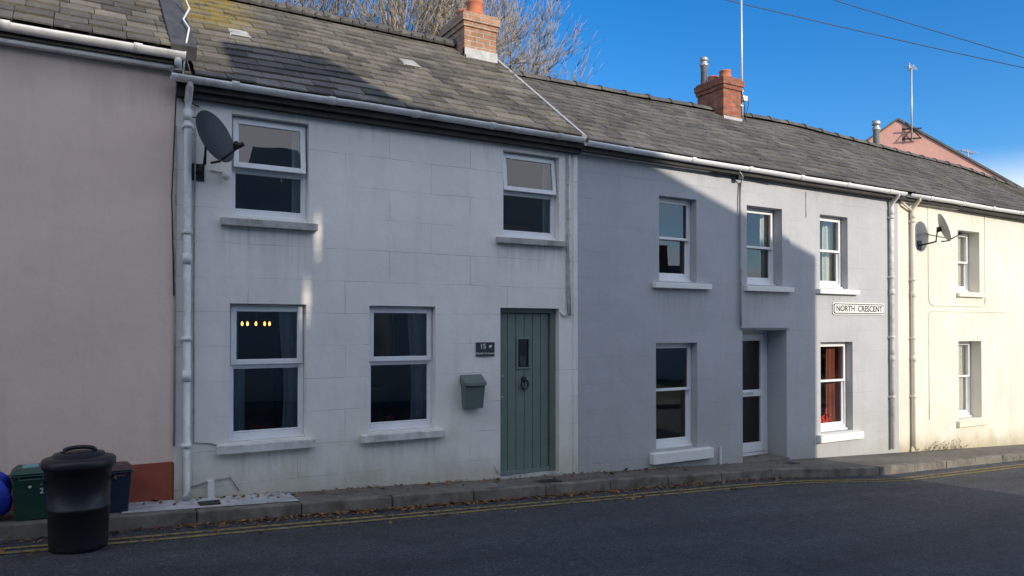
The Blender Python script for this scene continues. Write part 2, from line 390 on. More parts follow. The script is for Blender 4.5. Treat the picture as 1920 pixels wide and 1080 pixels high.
def roofbody(mb,x0,x1,za,zb,zc,zd,ye,yr,mat):
    yb=yr+(yr-ye)
    mb.face([(x0,ye,za-.045),(x1,ye,zc-.045),(x1,yr,zd-.045),(x0,yr,zb-.045)],mat)
    mb.face([(x0,yr,zb-.045),(x1,yr,zd-.045),(x1,yb,zc-.045),(x0,yb,za-.045)],mat)
    for x,a,b2 in ((x0,za,zb),(x1,zc,zd)):
        mb.face([(x,ye,a-.045),(x,yr,b2-.045),(x,yb,a-.045)],mat)
    mb.face([(x0,ye,za-.14),(x1,ye,zc-.14),(x1,.02,zc-.14),(x0,.02,za-.14)],'fascia')
    mb.face([(x0,ye,za-.14),(x1,ye,zc-.14),(x1,ye,zc-.045),(x0,ye,za-.045)],'fascia')

def ridge(x0,x1,z0,z1,y,n_len=.45,r=.11):
    mb=MB(); n=max(1,int((x1-x0)/n_len)); 
    for i in range(n):
        a=x0+(x1-x0)*i/n; b2=x0+(x1-x0)*(i+1)/n+.02; za=z0+(z1-z0)*i/n+random.uniform(-.008,.008); zb=z0+(z1-z0)*(i+1)/n+random.uniform(-.008,.008)
        def ring(x,z,rr): return [(x,y+rr*1.25*math.cos(t),z-.07+rr*math.sin(t)) for t in [math.pi*q/8 for q in range(9)]]
        mb.rings([ring(a,za,r),ring(b2-.05,zb,r)],'ridge',True,False,False)
        mb.rings([ring(b2-.05,zb,r+.014),ring(b2,zb,r+.014)],'ridge',True,True,False)
    return mb

def gutter(x0,x1,z0,z1,y,mat,r=.055,joint=.95):
    mb=MB()
    def arc(x,z,rr,rin):
        o=[(x,y+rr*math.cos(t),z-rr*math.sin(t)) for t in [math.pi*q/10 for q in range(11)]]
        i=[(x,y+rin*math.cos(t),z-rin*math.sin(t)) for t in [math.pi*q/10 for q in range(10,-1,-1)]]
        return o+i
    n=8; rg=[]
    for i in range(n+1):
        u=i/n; rg.append(arc(x0+(x1-x0)*u,z0+(z1-z0)*u+random.uniform(-.008,.008),r,r-.008))
    mb.rings(rg,mat,True,True,True)
    k=int((x1-x0)/joint)
    for i in range(1,k+1):
        x=x0+(x1-x0)*(i-.4)/k; z=z0+(z1-z0)*(i-.4)/k
        mb.rings([arc(x-.035,z+.004,r+.009,r-.002),arc(x+.035,z+.004,r+.009,r-.002)],mat,True,True,True)
        mb.box(x-.012,x+.012,y+.03,y+.12,z-.05,z-.03,mat)
    return mb

def downpipe(x,ztop,zbot,mat,gy,gz,r=.034,shoe=True,brk=1.0,y=-.05):
    mb=MB()
    pts=[(x,gy,gz),(x,gy,gz-.06),(x,y,ztop-.12),(x,y,ztop-.2),(x,y,zbot+.06)]
    if shoe: pts.append((x-.01,y-.07,zbot-.0))
    mb.tube(pts,r,mat,14)
    z=ztop-.35
    while z>zbot+.1:
        mb.tube([(x,y,z-.02),(x,y,z+.02)],r+.009,mat,14); mb.box(x-.05,x+.05,y+.02,y+.05,z-.015,z+.015,mat); z-=brk
    for z in (ztop-.25,ztop-1.6,ztop-2.7):
        if z>zbot: mb.tube([(x,y,z-.05),(x,y,z+.05)],r+.006,mat,14)
    return mb

EY=-.13; RY=2.28
# ------------------------------------------------------------ pink house (left)
h0=empty('pink_house',(-4,2,G(-4)))
mb=MB(); 
mb.face([(-9,0,.44),(.80,0,.44),(.80,0,4.22),(-9,0,4.22)],'pink')
mb.box(-9,.79,-.018,.05,-1,.44,'plinth'); mb.box(-9,.79,-.010,.05,.44,.455,'plinth')
mb.face([(.80,0,3.8),(.80,5,3.8),(.80,5,4.3),(.80,0,4.22)],'pink'); mb.face([(-9,0,-1),(-9,5,-1),(-9,5,4.3),(-9,0,4.3)],'pink'); mb.face([(-9,4.69,-1),(.8,4.69,-1),(.8,4.69,4.3),(-9,4.69,4.3)],'pink')
mb.obj('walls',h0)
mb=MB(); roofbody(mb,-9,.86,4.28,6.08,4.28,6.08,EY,RY,'slate'); mb.obj('roof_deck',h0)
slates(-4.5,.80,4.28,6.08,4.28,6.08,EY-.03,RY,'slate').obj('roof_slates',h0)
mb=MB()
dn=Vector((0,-.595,.804))
a=Vector((.74,EY-.04,4.28));b2=Vector((.96,EY-.04,4.28));c=Vector((.96,RY,6.08));d=Vector((.74,RY,6.08))
mb.hexa([a-dn*.1,b2-dn*.1,c-dn*.1,d-dn*.1,a+dn*.03,b2+dn*.03,c+dn*.03,d+dn*.03],'leadd')
mb.obj('verge_flashing',h0)
gutter(-8,.86,4.24,4.235,-.17,'oldwhite',.06).obj('gutter',h0)
mb=MB(); mb.box(-8,.84,-.095,-.02,4.10,4.22,'oldwhite'); mb.obj('fascia_board',h0)
mb=MB(); mb.tube([(.80,-.17,4.2),(.80,-.17,4.12),(.74,-.16,4.06)],.034,'oldwhite',12); mb.obj('gutter_outlet',h0)
mb=MB(); mb.tube([(.93,.75,5.2),(.98,.55,4.95),(.90,.35,4.75),(.93,.15,4.6),(.88,-.1,4.38),(.86,-.16,4.25),(.84,-.12,4.0)],.009,'whitep',6); mb.obj('aerial_cable',h0)
mb=MB()
for (a,b2) in (((.84,-.04,3.98),(.93,-.05,3.74)),((.86,-.04,3.93),(1.0,-.03,3.8)),((.93,-.05,3.74),(1.0,-.05,3.69)),((.80,-.03,3.9),(.79,-.03,2.0))):
    mb.tube([a,((a[0]+b2[0])/2-.03,a[1]-.01,(a[2]+b2[2])/2-.03),b2],.007,'black',6)
mb.tube([(.80,-.015,3.6),(.80,-.015,.6)],.010,'sillg',6)
mb.obj('service_cables',h0)

# ------------------------------------------------------------ white cottage (15)
h1=empty('white_house',(3.1,2,G(3.1)))
ops=[(1.30,2.05,2.79,3.79),(4.34,5.13,2.78,3.80),(1.29,2.03,.59,1.94),(2.70,3.47,.585,1.94),(4.30,5.13,-.5,1.94)]
mb=MB(); wall(mb,.80,5.34,-1,4.0,ops,0,'white')
mb.face([(.80,4.69,-1),(5.34,4.69,-1),(5.34,4.69,4.1),(.80,4.69,4.1)],'white')
mb.obj('walls',h1)
mb=MB()
for o in ops[:4]: room(mb,*o)
room(mb,4.30,5.13,-.06,1.94)
mb.obj('interior',h1)
mb=MB()
sill(mb,1.20,2.13,2.69,2.775,'sillg'); sill(mb,4.24,5.21,2.695,2.775,'sillg'); sill(mb,1.17,2.11,.49,.585,'sillw'); sill(mb,2.60,3.56,.49,.58,'sillw')
mb.obj('window_sills',h1,.006)
window(h1,1.30,2.05,2.79,3.79,.09,3.27,tilt=R(6))
window(h1,4.34,5.13,2.78,3.80,.09,3.33,tilt=R(6))
window(h1,1.29,2.03,.59,1.94,.09,1.335)
window(h1,2.70,3.47,.585,1.94,.09,1.335)
mb=MB()
curtain(mb,1.30,1.405,1.25,1.93,.20,'curtain',waves=2,amp=.014); curtain(mb,1.30,1.47,.60,1.30,.205,'curtain',waves=3,amp=.014)
curtain(mb,1.80,2.02,.60,1.93,.20,'curtain',waves=3,amp=.016,sweep=-.25)
curtain(mb,3.22,3.46,.60,1.93,.20,'curtain',waves=3,amp=.016,sweep=-.2)
curtain(mb,1.93,2.04,2.8,3.78,.20,'curtain',waves=2,amp=.014); curtain(mb,5.02,5.12,2.8,3.79,.20,'curtain',waves=2,amp=.014)
mb.obj('curtains',h1)
mb=MB(); mb.box(4.3,5.2,.5,.9,2.95,3.0,'wood'); mb.box(1.5,1.9,.9,1.0,.6,1.3,'wood'); mb.box(2.9,3.3,1.2,1.5,.3,.95,'wood'); mb.obj('furniture',h1)
mb=MB()
for i in range(26):
    p=Vector((3.02+random.gauss(0,.03),.215,.69+abs(random.gauss(0,.025)))); a=Vector((random.uniform(-1,1),random.uniform(-.3,.3),random.uniform(-1,1))).normalized()*.014; bq=Vector((a.z,0,-a.x))*.6
    mb.face([p,p+a+bq,p+a*1.8,p+a-bq],'redflower')
for i in range(26):
    p=Vector((1.62+random.gauss(0,.04),.215,.68+abs(random.gauss(0,.02)))); a=Vector((random.uniform(-1,1),random.uniform(-.3,.3),random.uniform(-1,1))).normalized()*.014; bq=Vector((a.z,0,-a.x))*.6
    mb.face([p,p+a+bq,p+a*1.8,p+a-bq],'redflower')
mb.obj('window_sill_flowers',h1)
mb=MB()
for i,x in enumerate((1.625,1.69,1.77,1.87,1.935)):
    mb.lathe((x,1.2+.04*math.sin(i*2),1.75),[(.003,-.024),(.010,-.018),(.013,0),(.009,.016),(.003,.024)],'bulb',10)
mb.tube([(1.60,1.2,1.80),(1.96,1.2,1.80)],.006,'black',6); mb.tube([(1.78,1.2,1.8),(1.78,1.2,2.2)],.005,'black',6)
mb.obj('lit_chandelier',h1)
# door
mb=MB(); dy=.10
zb=-.055
mb.box(4.30,4.345,dy-.02,dy+.1,zb,1.94,'green'); mb.box(5.06,5.13,dy-.02,dy+.1,zb,1.94,'green'); mb.box(4.345,5.06,dy-.02,dy+.1,1.885,1.94,'green')
x=4.352; npl=6; w=(5.055-4.352)/npl
for i in range(npl):
    a=x+i*w; b2=a+w-.007
    if b2>4.60 and a<4.77:
        mb.box(a,b2,dy+.02,dy+.06,zb+.05,1.22,'green'); mb.box(a,b2,dy+.02,dy+.06,1.57,1.88,'green')
        if a<4.60<b2: mb.box(a,4.60,dy+.02,dy+.06,1.22,1.57,'green')
        if a<4.77<b2: mb.box(4.77,b2,dy+.02,dy+.06,1.22,1.57,'green')
    else: mb.box(a,b2,dy+.02,dy+.06,zb+.05,1.88,'green')
mb.box(4.35,5.057,dy+.04,dy+.055,zb+.05,1.215,'green'); mb.box(4.35,5.057,dy+.04,dy+.055,1.575,1.88,'green')
frame(mb,4.585,4.785,1.205,1.585,dy+.006,dy+.03,.022,'green')
mb.box(4.345,5.06,dy+.0,dy+.07,zb,zb+.05,'green')
mb.obj('door',h1,.003)
mb=MB(); mb.face([(4.6,dy+.035,1.22),(4.77,dy+.035,1.22),(4.77,dy+.035,1.58),(4.6,dy+.035,1.58)],'glass'); mb.box(4.69,4.76,dy+.09,dy+.1,1.24,1.36,'net'); mb.obj('door_glass',h1)
mb=MB(); c=Vector((4.69,dy+.005,1.04))
mb.tube([c+Vector((.048*math.sin(t),-.015,-.02+.058*math.cos(t))) for t in [2*math.pi*i/18 for i in range(19)]],.011,'black',8)
mb.lathe(c+Vector((0,.015,.045)),[(.034,0),(.034,.012),(.018,.03)],'black',14,axis=(0,-1,0)); mb.lathe(c+Vector((0,.015,-.07)),[(.014,0),(.014,.02)],'black',10,axis=(0,-1,0))
mb.lathe((4.39,dy+.02,1.13),[(.014,0),(.014,.012)],'lead',10,axis=(0,-1,0)); mb.lathe((4.39,dy+.02,.88),[(.014,0),(.014,.012)],'lead',10,axis=(0,-1,0))
mb.obj('door_knocker',h1)
mb=MB(); mb.box(4.27,5.16,-.03,.2,-.4,zb-.003,'sillg'); mb.obj('door_step',h1,.01)
# roof
mb=MB(); roofbody(mb,.86,5.40,4.06,5.85,4.06,5.85,EY,RY,'slate'); 
mb.obj('roof_deck',h1)
slates(.95,5.38,4.06,5.85,4.06,5.85,EY-.03,RY,'slate').obj('roof_slates',h1)
ridge(.9,4.8,5.90,5.90,RY).obj('ridge_tiles',h1)
mb=MB()
for i in range(22):
    xx=1.0+i*.17; mb.box(xx,xx+.03,RY-.16,RY-.13,5.80,5.86,'fascia')
mb.box(.95,4.75,RY-.15,RY-.11,5.80,5.83,'fascia')
mb.obj('ridge_vent_strip',h1)
mb=MB(); nr=Vector((0,-.593,.805))
a=Vector((5.36,EY-.03,4.06));b2=Vector((5.43,EY-.03,4.04));c=Vector((5.43,RY,5.84));d=Vector((5.36,RY,5.85))
mb.hexa([a-nr*.12,b2-nr*.12,c-nr*.3,d-nr*.12,a+nr*.03,b2+nr*.03,c+nr*.03,d+nr*.03],'lead'); 
a=Vector((5.44,EY-.02,4.02));b2=Vector((5.52,EY-.02,4.02));c=Vector((5.52,RY,5.60));d=Vector((5.44,RY,5.60))
mb.hexa([a-nr*.02,b2-nr*.02,c-nr*.02,d-nr*.02,a+nr*.035,b2+nr*.03,c+nr*.03,d+nr*.035],'leadd')
mb.obj('verge_flashing',h1)
mb=MB()
for (vx,vy,vz) in ((1.56,1.14,5.0),(3.65,1.24,5.07)):
    mb.hexa([(vx-.12,vy-.14,vz-.10),(vx+.12,vy-.14,vz-.10),(vx+.11,vy+.12,vz+.07),(vx-.11,vy+.12,vz+.07),(vx-.11,vy-.13,vz-.045),(vx+.11,vy-.13,vz-.045),(vx+.10,vy+.08,vz+.09),(vx-.10,vy+.08,vz+.09)],'sillg')
    mb.box(vx-.10,vx+.10,vy-.145,vy-.139,vz-.09,vz-.06,'fascia')
mb.obj('roof_vents',h1,.006)
mb=MB(); mb.box(.80,5.40,-.085,-.012,3.865,3.99,'fascia'); mb.obj('fascia_board',h1)
gutter(.74,5.38,4.035,4.03,-.17,'oldwhite',.055,.8).obj('gutter',h1)
downpipe(.90,3.95,G(.9)+.03,'oldwhite',-.17,4.0).obj('downpipe',h1)
mb=MB(); mb.tube([(5.27,-.02,3.85),(5.265,-.02,2.6),(5.28,-.02,1.86),(5.2,-.02,1.84),(5.14,.0,1.9)],.012,'sillw',6)
mb.tube([(5.235,-.015,3.83),(5.235,-.015,2.1),(5.25,-.02,1.85)],.007,'sillg',6)
for q in range(9): mb.box(5.25,5.29,-.03,0,2.0+q*.21,2.012+q*.21,'sillw')
mb.tube([(.97,-.012,3.6),(.965,-.012,2.0),(.97,-.012,.62),(1.12,-.012,.60),(1.25,-.012,.55)],.007,'sillg',6)
mb.tube([(.95,-.012,.2),(1.1,-.012,.24),(1.3,-.012,.26),(1.38,-.012,.12)],.006,'sillg',6)
mb.tube([(4.27,-.012,.0),(4.24,-.012,.06),(4.22,-.012,.12)],.006,'sillw',6)
mb.obj('wall_cables',h1)
mb=MB(); mb.box(1.09,1.15,-.05,.01,G(1.1),.25,'sillw'); mb.obj('pipe_cover',h1,.006)
mb=MB(); mb.box(5.335,5.40,-.012,.2,-1,4.0,'white'); mb.obj('party_pilaster',h1)
# letterbox
lb=MB()
lb.hexa([(3.80,-.10,.79),(4.02,-.10,.79),(4.02,0,.79),(3.80,0,.79),(3.78,-.12,1.07),(4.04,-.12,1.07),(4.04,0,1.07),(3.78,0,1.07)],'greend')
lb.hexa([(3.77,-.135,1.05),(4.05,-.135,1.05),(4.05,0,1.07),(3.77,0,1.07),(3.77,-.13,1.085),(4.05,-.13,1.085),(4.05,0,1.17),(3.77,0,1.17)],'greend')
lb.box(3.82,4.0,-.142,-.13,1.045,1.056,'greend')
lb.obj('letter_box',None,.006)
pq=empty('house_number_sign',(4.1,-.02,1.38))
mb=MB(); mb.box(3.975,4.215,-.018,0,1.375,1.535,'slateplq'); mb.obj('plaque',pq,.003)
text('number','15',.080,(4.06,-.019,1.487),'whitep',pq,offset=.0008)
text('street_name','North Crescent',.037,(4.095,-.019,1.408),'whitep',pq,offset=.0003)
mb=MB(); mb.lathe((4.155,-.018,1.487),[(.018,0),(.016,.002)],'whitep',8,axis=(0,-1,0)); mb.face([(4.165,-.0195,1.49),(4.185,-.0195,1.512),(4.17,-.0195,1.48)],'whitep'); mb.obj('motif',pq)

# satellite dishes
def satdish(cx,cz,out,wallx,mat,rad=.235):
    e=empty('satellite_dish',(cx,-out,cz)); nrm=Vector((.62,-.70,.33)).normalized(); c=Vector((cx,-out,cz))
    q=nrm.to_track_quat('Z','Y').to_matrix()
    mb=MB(); rg=[]
    for k in range(9):
        rr=k/8; rg.append([c+q@Vector((rr*rad*math.cos(t),rr*rad*1.08*math.sin(t),.055*rr*rr-.0)) for t in [2*math.pi*j/32 for j in range(32)]])
    mb.rings(rg,mat,True,False)
    rg=[[p-nrm*.008 for p in r] for r in rg]; mb.rings(rg,mat,True,False)
    mb.rings([[p+nrm*.008 for p in rg[-1]],rg[-1]],mat,True,False)
    mb.obj('reflector',e)
    mb=MB()
    down=c-Vector((0,0,rad*.8))
    tip=c+nrm*.34-Vector((0,0,.20))
    mb.tube([c-Vector((0,0,rad*.95)),down+nrm*.1-Vector((0,0,.06)),tip],.012,'black',6)
    mb.tube([tip-nrm*.02,tip+Vector((0,0,.04))-nrm*.06],.03,'black',10); mb.tube([tip+nrm*.03,tip-nrm*.07],.022,'black',8)
    mb.obj('lnb_arm',e)
    mb=MB(); b0=c-nrm*.06
    mb.tube([c-nrm*.01,b0],.045,'black',8); mb.tube([b0,(b0.x-.01,b0.y+.02,b0.z-.20),(wallx,-.06,b0.z-.24),(wallx,0,b0.z-.24)],.016,'black',8)
    mb.box(wallx-.06,wallx+.06,-.015,0,b0.z-.32,b0.z-.16,'black'); mb.obj('wall_bracket',e)
satdish(1.065,3.44,.33,.99,'dish'); satdish(12.76,3.40,.33,12.66,'dish2')
mb=MB(); mb.tube([(1.23,0,3.18),(1.235,-.05,3.18)],.02,'whitep',8); mb.lathe((1.24,-.06,3.17),[(.01,-.045),(.035,-.03),(.04,0),(.03,.03),(.01,.04)],'whitep',14); mb.tube([(1.10,-.012,3.21),(1.23,-.012,3.2)],.006,'sillg',6); mb.obj('security_camera')

# chimneys
def chimney(name,x0,x1,y0,y1,z0,z1,mat,pots,lead=False,cor=.045):
    e=empty(name,((x0+x1)/2,(y0+y1)/2,z0)); mb=MB()
    mb.box(x0,x1,y0,y1,z0,z1-.22,mat); mb.box(x0-cor*.5,x1+cor*.5,y0-cor*.5,y1+cor*.5,z1-.22,z1-.148,mat)
    mb.box(x0-cor,x1+cor,y0-cor,y1+cor,z1-.148,z1-.04,mat); mb.box(x0-cor*.4,x1+cor*.4,y0-cor*.4,y1+cor*.4,z1-.04,z1,mat)
    mb.obj('stack',e,.004)
    mb=MB(); mb.hexa([(x0+.03,y0+.03,z1),(x1-.03,y0+.03,z1),(x1-.03,y1-.03,z1),(x0+.03,y1-.03,z1),(x0+.12,y0+.12,z1+.05),(x1-.12,y0+.12,z1+.05),(x1-.12,y1-.12,z1+.05),(x0+.12,y1-.12,z1+.05)],'sillg')
    if lead:
        mb.box(x0+.0,x1+.015,y0-.012,y0+.05,z0,5.72,'lead'); mb.box(x1,x1+.014,y0,y1,z0,5.70,'lead')
        mb.box(x0-.012,x0+.02,y0-.012,y1,z0,5.62,'leadd')
    else:
        mb.box(x0-.01,x1+.01,y0-.02,y0+.05,z0,5.50,'lead')
    mb.obj('flashing',e)
    mb=MB()
    for (px,py,r,h) in pots: mb.lathe((px,py,z1+.03),[(r*1.05,0),(r,.02),(r*.88,h*.75),(r*.98,h*.8),(r*.98,h*.92),(r*.9,h),(r*.7,h),(r*.7,h*.3)],'terra',20)
    mb.obj('chimney_pots',e)
    return e
chimney('brick_chimney',4.78,5.30,1.9,2.62,5.2,6.25,'brick1',[(5.04,2.08,.13,.22),(5.04,2.42,.12,.2)],True)
e2=chimney('brick_chimney',9.98,10.42,1.95,2.60,5.1,6.22,'brick2',[(10.2,2.12,.11,.14),(10.2,2.42,.1,.12)])
mb=MB(); mb.lathe((10.05,2.50,6.22),[(.06,0),(.06,.33),(.085,.34),(.085,.38),(.06,.39),(.06,.43),(.09,.44),(.07,.50),(.02,.52)],'steel',18); mb.obj('steel_flue',e2)
an=empty('aerial_mast',(10.5,2.2,5.5)); mb=MB(); mb.tube([(10.50,2.0,5.35),(10.49,2.0,8.6)],[.022,.017],'alu',10)
mb.box(10.40,10.52,1.98,2.02,5.75,5.78,'alu'); mb.box(10.40,10.52,1.98,2.02,6.02,6.05,'alu')
mb.tube([(10.44,1.95,5.9),(10.56,1.93,5.92),(10.60,1.93,5.8),(10.53,1.94,5.55),(10.58,1.95,5.35)],.008,'black',6)
mb.tube([(10.42,1.94,6.0),(10.46,1.9,5.75),(10.52,1.95,5.5)],.008,'black',6); mb.box(10.44,10.56,1.92,1.98,5.84,5.93,'alu')
mb.obj('mast',an)

# ------------------------------------------------------------ grey house
h2=empty('grey_house',(8.7,2,G(8.7)))
A=(6.74,7.42,2.33,3.48);B=(8.37,9.12,2.33,3.48);C=(10.03,10.71,2.33,3.48);D_=(6.68,7.43,.06,1.50);E=(10.03,10.82,.06,1.48);D2=(8.31,9.25,-.9,1.67)
ops=[A,B,C,D_,E,D2]
mb=MB(); wall(mb,5.40,12.05,-1.2,4.0,ops,0,'grey',depths=[.3,.3,.3,.3,.3,.5])
mb.face([(5.4,4.69,-1.2),(12.05,4.69,-1.2),(12.05,4.69,4.1),(5.4,4.69,4.1)],'grey')
py=-.035
wall(mb,8.26,9.29,1.70,3.80,[B],py,'grey',depths=[.035])
mb.face([(8.26,py,1.70),(8.26,0,1.70),(8.26,0,3.80),(8.26,py,3.80)],'grey'); mb.face([(9.29,py,1.70),(9.29,py,3.80),(9.29,0,3.80),(9.29,0,1.70)],'grey')
mb.face([(8.26,py,1.70),(9.29,py,1.70),(9.29,0,1.70),(8.26,0,1.70)],'grey'); mb.face([(8.26,py,3.80),(9.29,py,3.80),(9.29,0,3.80),(8.26,0,3.80)],'grey')
mb.obj('walls',h2)
mb=MB(); room(mb,*A); room(mb,*B); room(mb,*C); room(mb,*D_); room(mb,*E); room(mb,D2[0],D2[1],-.3,1.67,y0=.5,y1=2.4)
mb.obj('interior',h2)
mb=MB(); sill(mb,6.62,7.64,2.235,2.32,'whitep'); sill(mb,8.31,9.31,2.235,2.32,'whitep',out=.10); sill(mb,9.93,10.92,2.235,2.32,'whitep')
sill(mb,6.57,7.66,-.10,.05,'whitep',out=.08); sill(mb,9.93,11.0,-.08,.05,'whitep'); mb.obj('window_sills',h2,.006)
window(h2,*A,.12,2.93,'sash'); window(h2,*B,.12,2.90,'sash'); window(h2,*C,.12,2.93,'sash'); window(h2,*D_,.12,.86,'sash'); window(h2,*E,.12,.86,'sash')
mb=MB(); mb.face([(9.7,.7,-.3),(11.1,.7,-.3),(11.1,.7,1.7),(9.7,.7,1.7)],'redroom'); curtain(mb,10.50,10.81,.08,1.46,.25,'redroom',waves=3)
curtain(mb,10.45,10.8,2.3,3.5,.27,'net',waves=3); curtain(mb,6.76,6.84,2.36,3.46,.23,'curtain',waves=2,amp=.012)
curtain(mb,8.95,9.11,2.36,3.46,.23,'net',waves=2,amp=.014)
mb.obj('curtains',h2)
mb=MB()
for i in range(90):
    p=Vector((10.35+random.gauss(0,.12),.235+random.gauss(0,.012),.18+abs(random.gauss(0,.08)))); r=.03
    a=Vector((random.uniform(-1,1),random.uniform(-.3,.3),random.uniform(-1,1))).normalized()*r; bq=Vector((a.z,0,-a.x))*.6
    mb.face([p,p+a+bq,p+a*1.8,p+a-bq],'redflower')
mb.obj('poinsettia',h2)
# white door
mb=MB(); y=.36; zb=G(8.8)+.02
frame(mb,8.312,9.248,zb,1.668,y,y+.08,.055,'upvc'); frame(mb,8.372,9.188,zb+.06,1.608,y-.012,y+.05,.10,'upvc',.14); mb.box(8.47,9.09,y-.01,y+.05,.66,.76,'upvc')
mb.box(8.44,8.46,y-.05,y-.012,.64,.80,'steel'); mb.box(8.66,8.92,y-.02,y,.69,.73,'steel')
mb.obj('door',h2,.005)
mb=MB(); mb.face([(8.46,y+.02,zb+.1),(9.1,y+.02,zb+.1),(9.1,y+.02,1.55),(8.46,y+.02,1.55)],'frost'); mb.obj('door_glass',h2)
mb=MB(); mb.box(8.28,9.28,-.02,.5,-.9,zb-.004,'kerb'); mb.obj('door_step',h2)
mb=MB(); roofbody(mb,5.41,12.1,4.03,5.60,4.00,5.76,EY,RY,'slate2'); mb.obj('roof_deck',h2)
slates(5.46,12.0,4.03,5.60,4.00,5.70,EY-.03,RY,'slate2',rag=.6).obj('roof_slates',h2)
ridge(5.45,12.0,5.65,5.76,RY,.5,.085).obj('ridge_tiles',h2)
gutter(5.42,11.98,4.0,3.965,-.17,'upvc',.055,.95).obj('gutter',h2)
mb=MB(); mb.box(5.42,12.05,-.07,-.012,3.88,3.96,'sillw'); mb.obj('fascia_board',h2)
downpipe(11.80,3.90,G(11.8)+.02,'sillw',-.17,3.97,r=.034,shoe=False).obj('downpipe',h2)
mb=MB(); mb.tube([(8.1,-.14,3.93),(8.2,-.12,3.86),(8.25,-.05,3.80),(8.235,-.045,3.6),(8.235,-.045,2.5),(8.235,-.045,1.74)],.012,'sillg',6)
mb.tube([(7.2,-.1,3.90),(7.8,-.1,3.87),(8.2,-.08,3.88),(8.9,-.1,3.86)],.008,'black',6); mb.box(8.12,8.2,-.12,-.06,3.82,3.88,'black')
mb.tube([(9.7,-.012,3.8),(9.7,-.012,3.4)],.006,'sillw',6); mb.box(7.83,7.86,-.03,0,G(7.8),.03,'sillw')
mb.obj('wall_cables',h2)
# street sign
sg=empty('street_name_sign',(10.97,-.03,1.93))
def rrect(mb,x0,x1,z0,z1,y0,y1,r,mat):
    ring=[]
    for cx,cz,a0 in ((x1-r,z1-r,0),(x0+r,z1-r,90),(x0+r,z0+r,180),(x1-r,z0+r,270)):
        for k in range(6): t=R(a0+18*k); ring.append((cx+r*math.cos(t),cz+r*math.sin(t)))
    mb.rings([[(a,y0,b2) for a,b2 in ring],[(a,y1,b2) for a,b2 in ring]],mat,False,True)
mb=MB(); rrect(mb,10.315,11.635,1.915,2.105,-.018,-.001,.03,'whitep'); mb.obj('backing',sg)
mb=MB(); rrect(mb,10.33,11.62,1.93,2.09,-.0215,-.0185,.03,'blackp'); mb.obj('border',sg)
mb=MB(); rrect(mb,10.345,11.605,1.944,2.076,-.025,-.022,.025,'whitep'); mb.obj('plate',sg)
text('lettering','NORTH  CRESCENT',.130,(10.975,-.0255,2.008),'blackp',sg,sx=1.02,offset=.0025)
# ------------------------------------------------------------ cream house
h3=empty('cream_house',(15,2,G(15)))
F=(13.86,14.58,2.36,3.49);Gw=(13.86,14.62,.03,1.46); F2=(16.8,17.5,2.36,3.49); G2=(16.9,17.6,-.3,1.40)
mb=MB(); wall(mb,12.05,22,-1.5,3.98,[F,Gw,F2,G2],0,'cream'); mb.face([(12.05,4.69,-1.5),(22,4.69,-1.5),(22,4.69,4.0),(12.05,4.69,4.0)],'cream'); mb.face([(22,0,-1.5),(22,4.69,-1.5),(22,4.69,4),(22,2.28,5.1),(22,0,3.98)],'cream')
mb.obj('walls',h3)
mb=MB(); room(mb,*F);room(mb,*Gw);room(mb,*F2);room(mb,*G2); mb.obj('interior',h3)
for w,t in ((F,2.93),(Gw,.80),(F2,2.93),(G2,.6)): window(h3,*w,.2,t,'sash')
mb=MB(); curtain(mb,13.8,14.7,0,1.5,.29,'net',waves=9,amp=.012); curtain(mb,13.8,14.7,2.3,3.5,.29,'net',waves=8,amp=.012); mb.obj('curtains',h3)
mb=MB(); sill(mb,13.80,14.68,2.27,2.35,'cream',out=.06); sill(mb,13.78,14.76,-.10,.02,'cream',out=.06); sill(mb,16.7,17.6,2.27,2.35,'cream'); mb.obj('window_sills',h3,.006)
mb=MB()
pts=[(12.93,3.9),(12.93,2.2),(12.98,2.13),(13.05,2.10),(14.66,2.10),(14.74,2.15),(14.76,2.25),(14.76,3.9)]
mb.tube([(a,-.004,b2) for a,b2 in pts],.009,'cream',6)
mb.tube([(12.93,-.004,1.95),(12.93,-.004,.1)],.009,'cream',6); mb.tube([(12.93,-.004,1.95),(13.0,-.004,2.0),(15.5,-.004,2.0)],.007,'cream',6)
mb.obj('render_beads',h3)
mb=MB(); roofbody(mb,12.1,18.0,4.00,5.76,3.93,5.55,EY,RY,'slate2'); roofbody(mb,18.0,22.0,3.93,5.55,3.88,5.2,EY,RY,'slate2'); mb.obj('roof_deck',h3)
slates(12.0,18.0,4.00,5.70,3.93,5.50,EY-.03,RY,'slate2',rag=.6).obj('roof_slates',h3)
slates(18.0,22.0,3.93,5.50,3.88,5.15,EY-.03,RY,'slate2',rag=.6).obj('roof_slates_far',h3)
ridge(12.0,18.0,5.76,5.55,RY,.5,.085).obj('ridge_tiles',h3); ridge(18.0,22.0,5.55,5.2,RY,.5,.085).obj('ridge_tiles_far',h3)
gutter(12.10,22,3.96,3.90,-.17,'upvc',.055,.95).obj('gutter',h3)
mb=MB(); mb.box(12.1,22,-.07,-.012,3.84,3.92,'sillw'); mb.obj('fascia_board',h3)
downpipe(12.40,3.88,G(12.4)+.05,'cream',-.17,3.95,r=.036,shoe=True).obj('downpipe',h3)
mb=MB(); mb.tube([(12.0,-.05,3.93),(12.15,-.06,3.80),(12.37,-.05,3.72)],.02,'cream',8); mb.tube([(12.7,-.02,3.34),(12.52,-.02,3.30),(12.48,-.02,3.1),(12.47,-.02,.0)],.007,'sillg',6)
mb.tube([(12.75,-.02,3.36),(13.1,-.02,3.34),(13.5,-.02,3.32)],.007,'sillg',6); mb.obj('wall_cables',h3)
mb=MB(); mb.lathe((14.9,RY,5.45),[(.065,0),(.065,.5),(.09,.52),(.09,.56),(.065,.58),(.065,.62),(.095,.63),(.08,.72),(.02,.74)],'steel',18); mb.obj('steel_flue',h3)
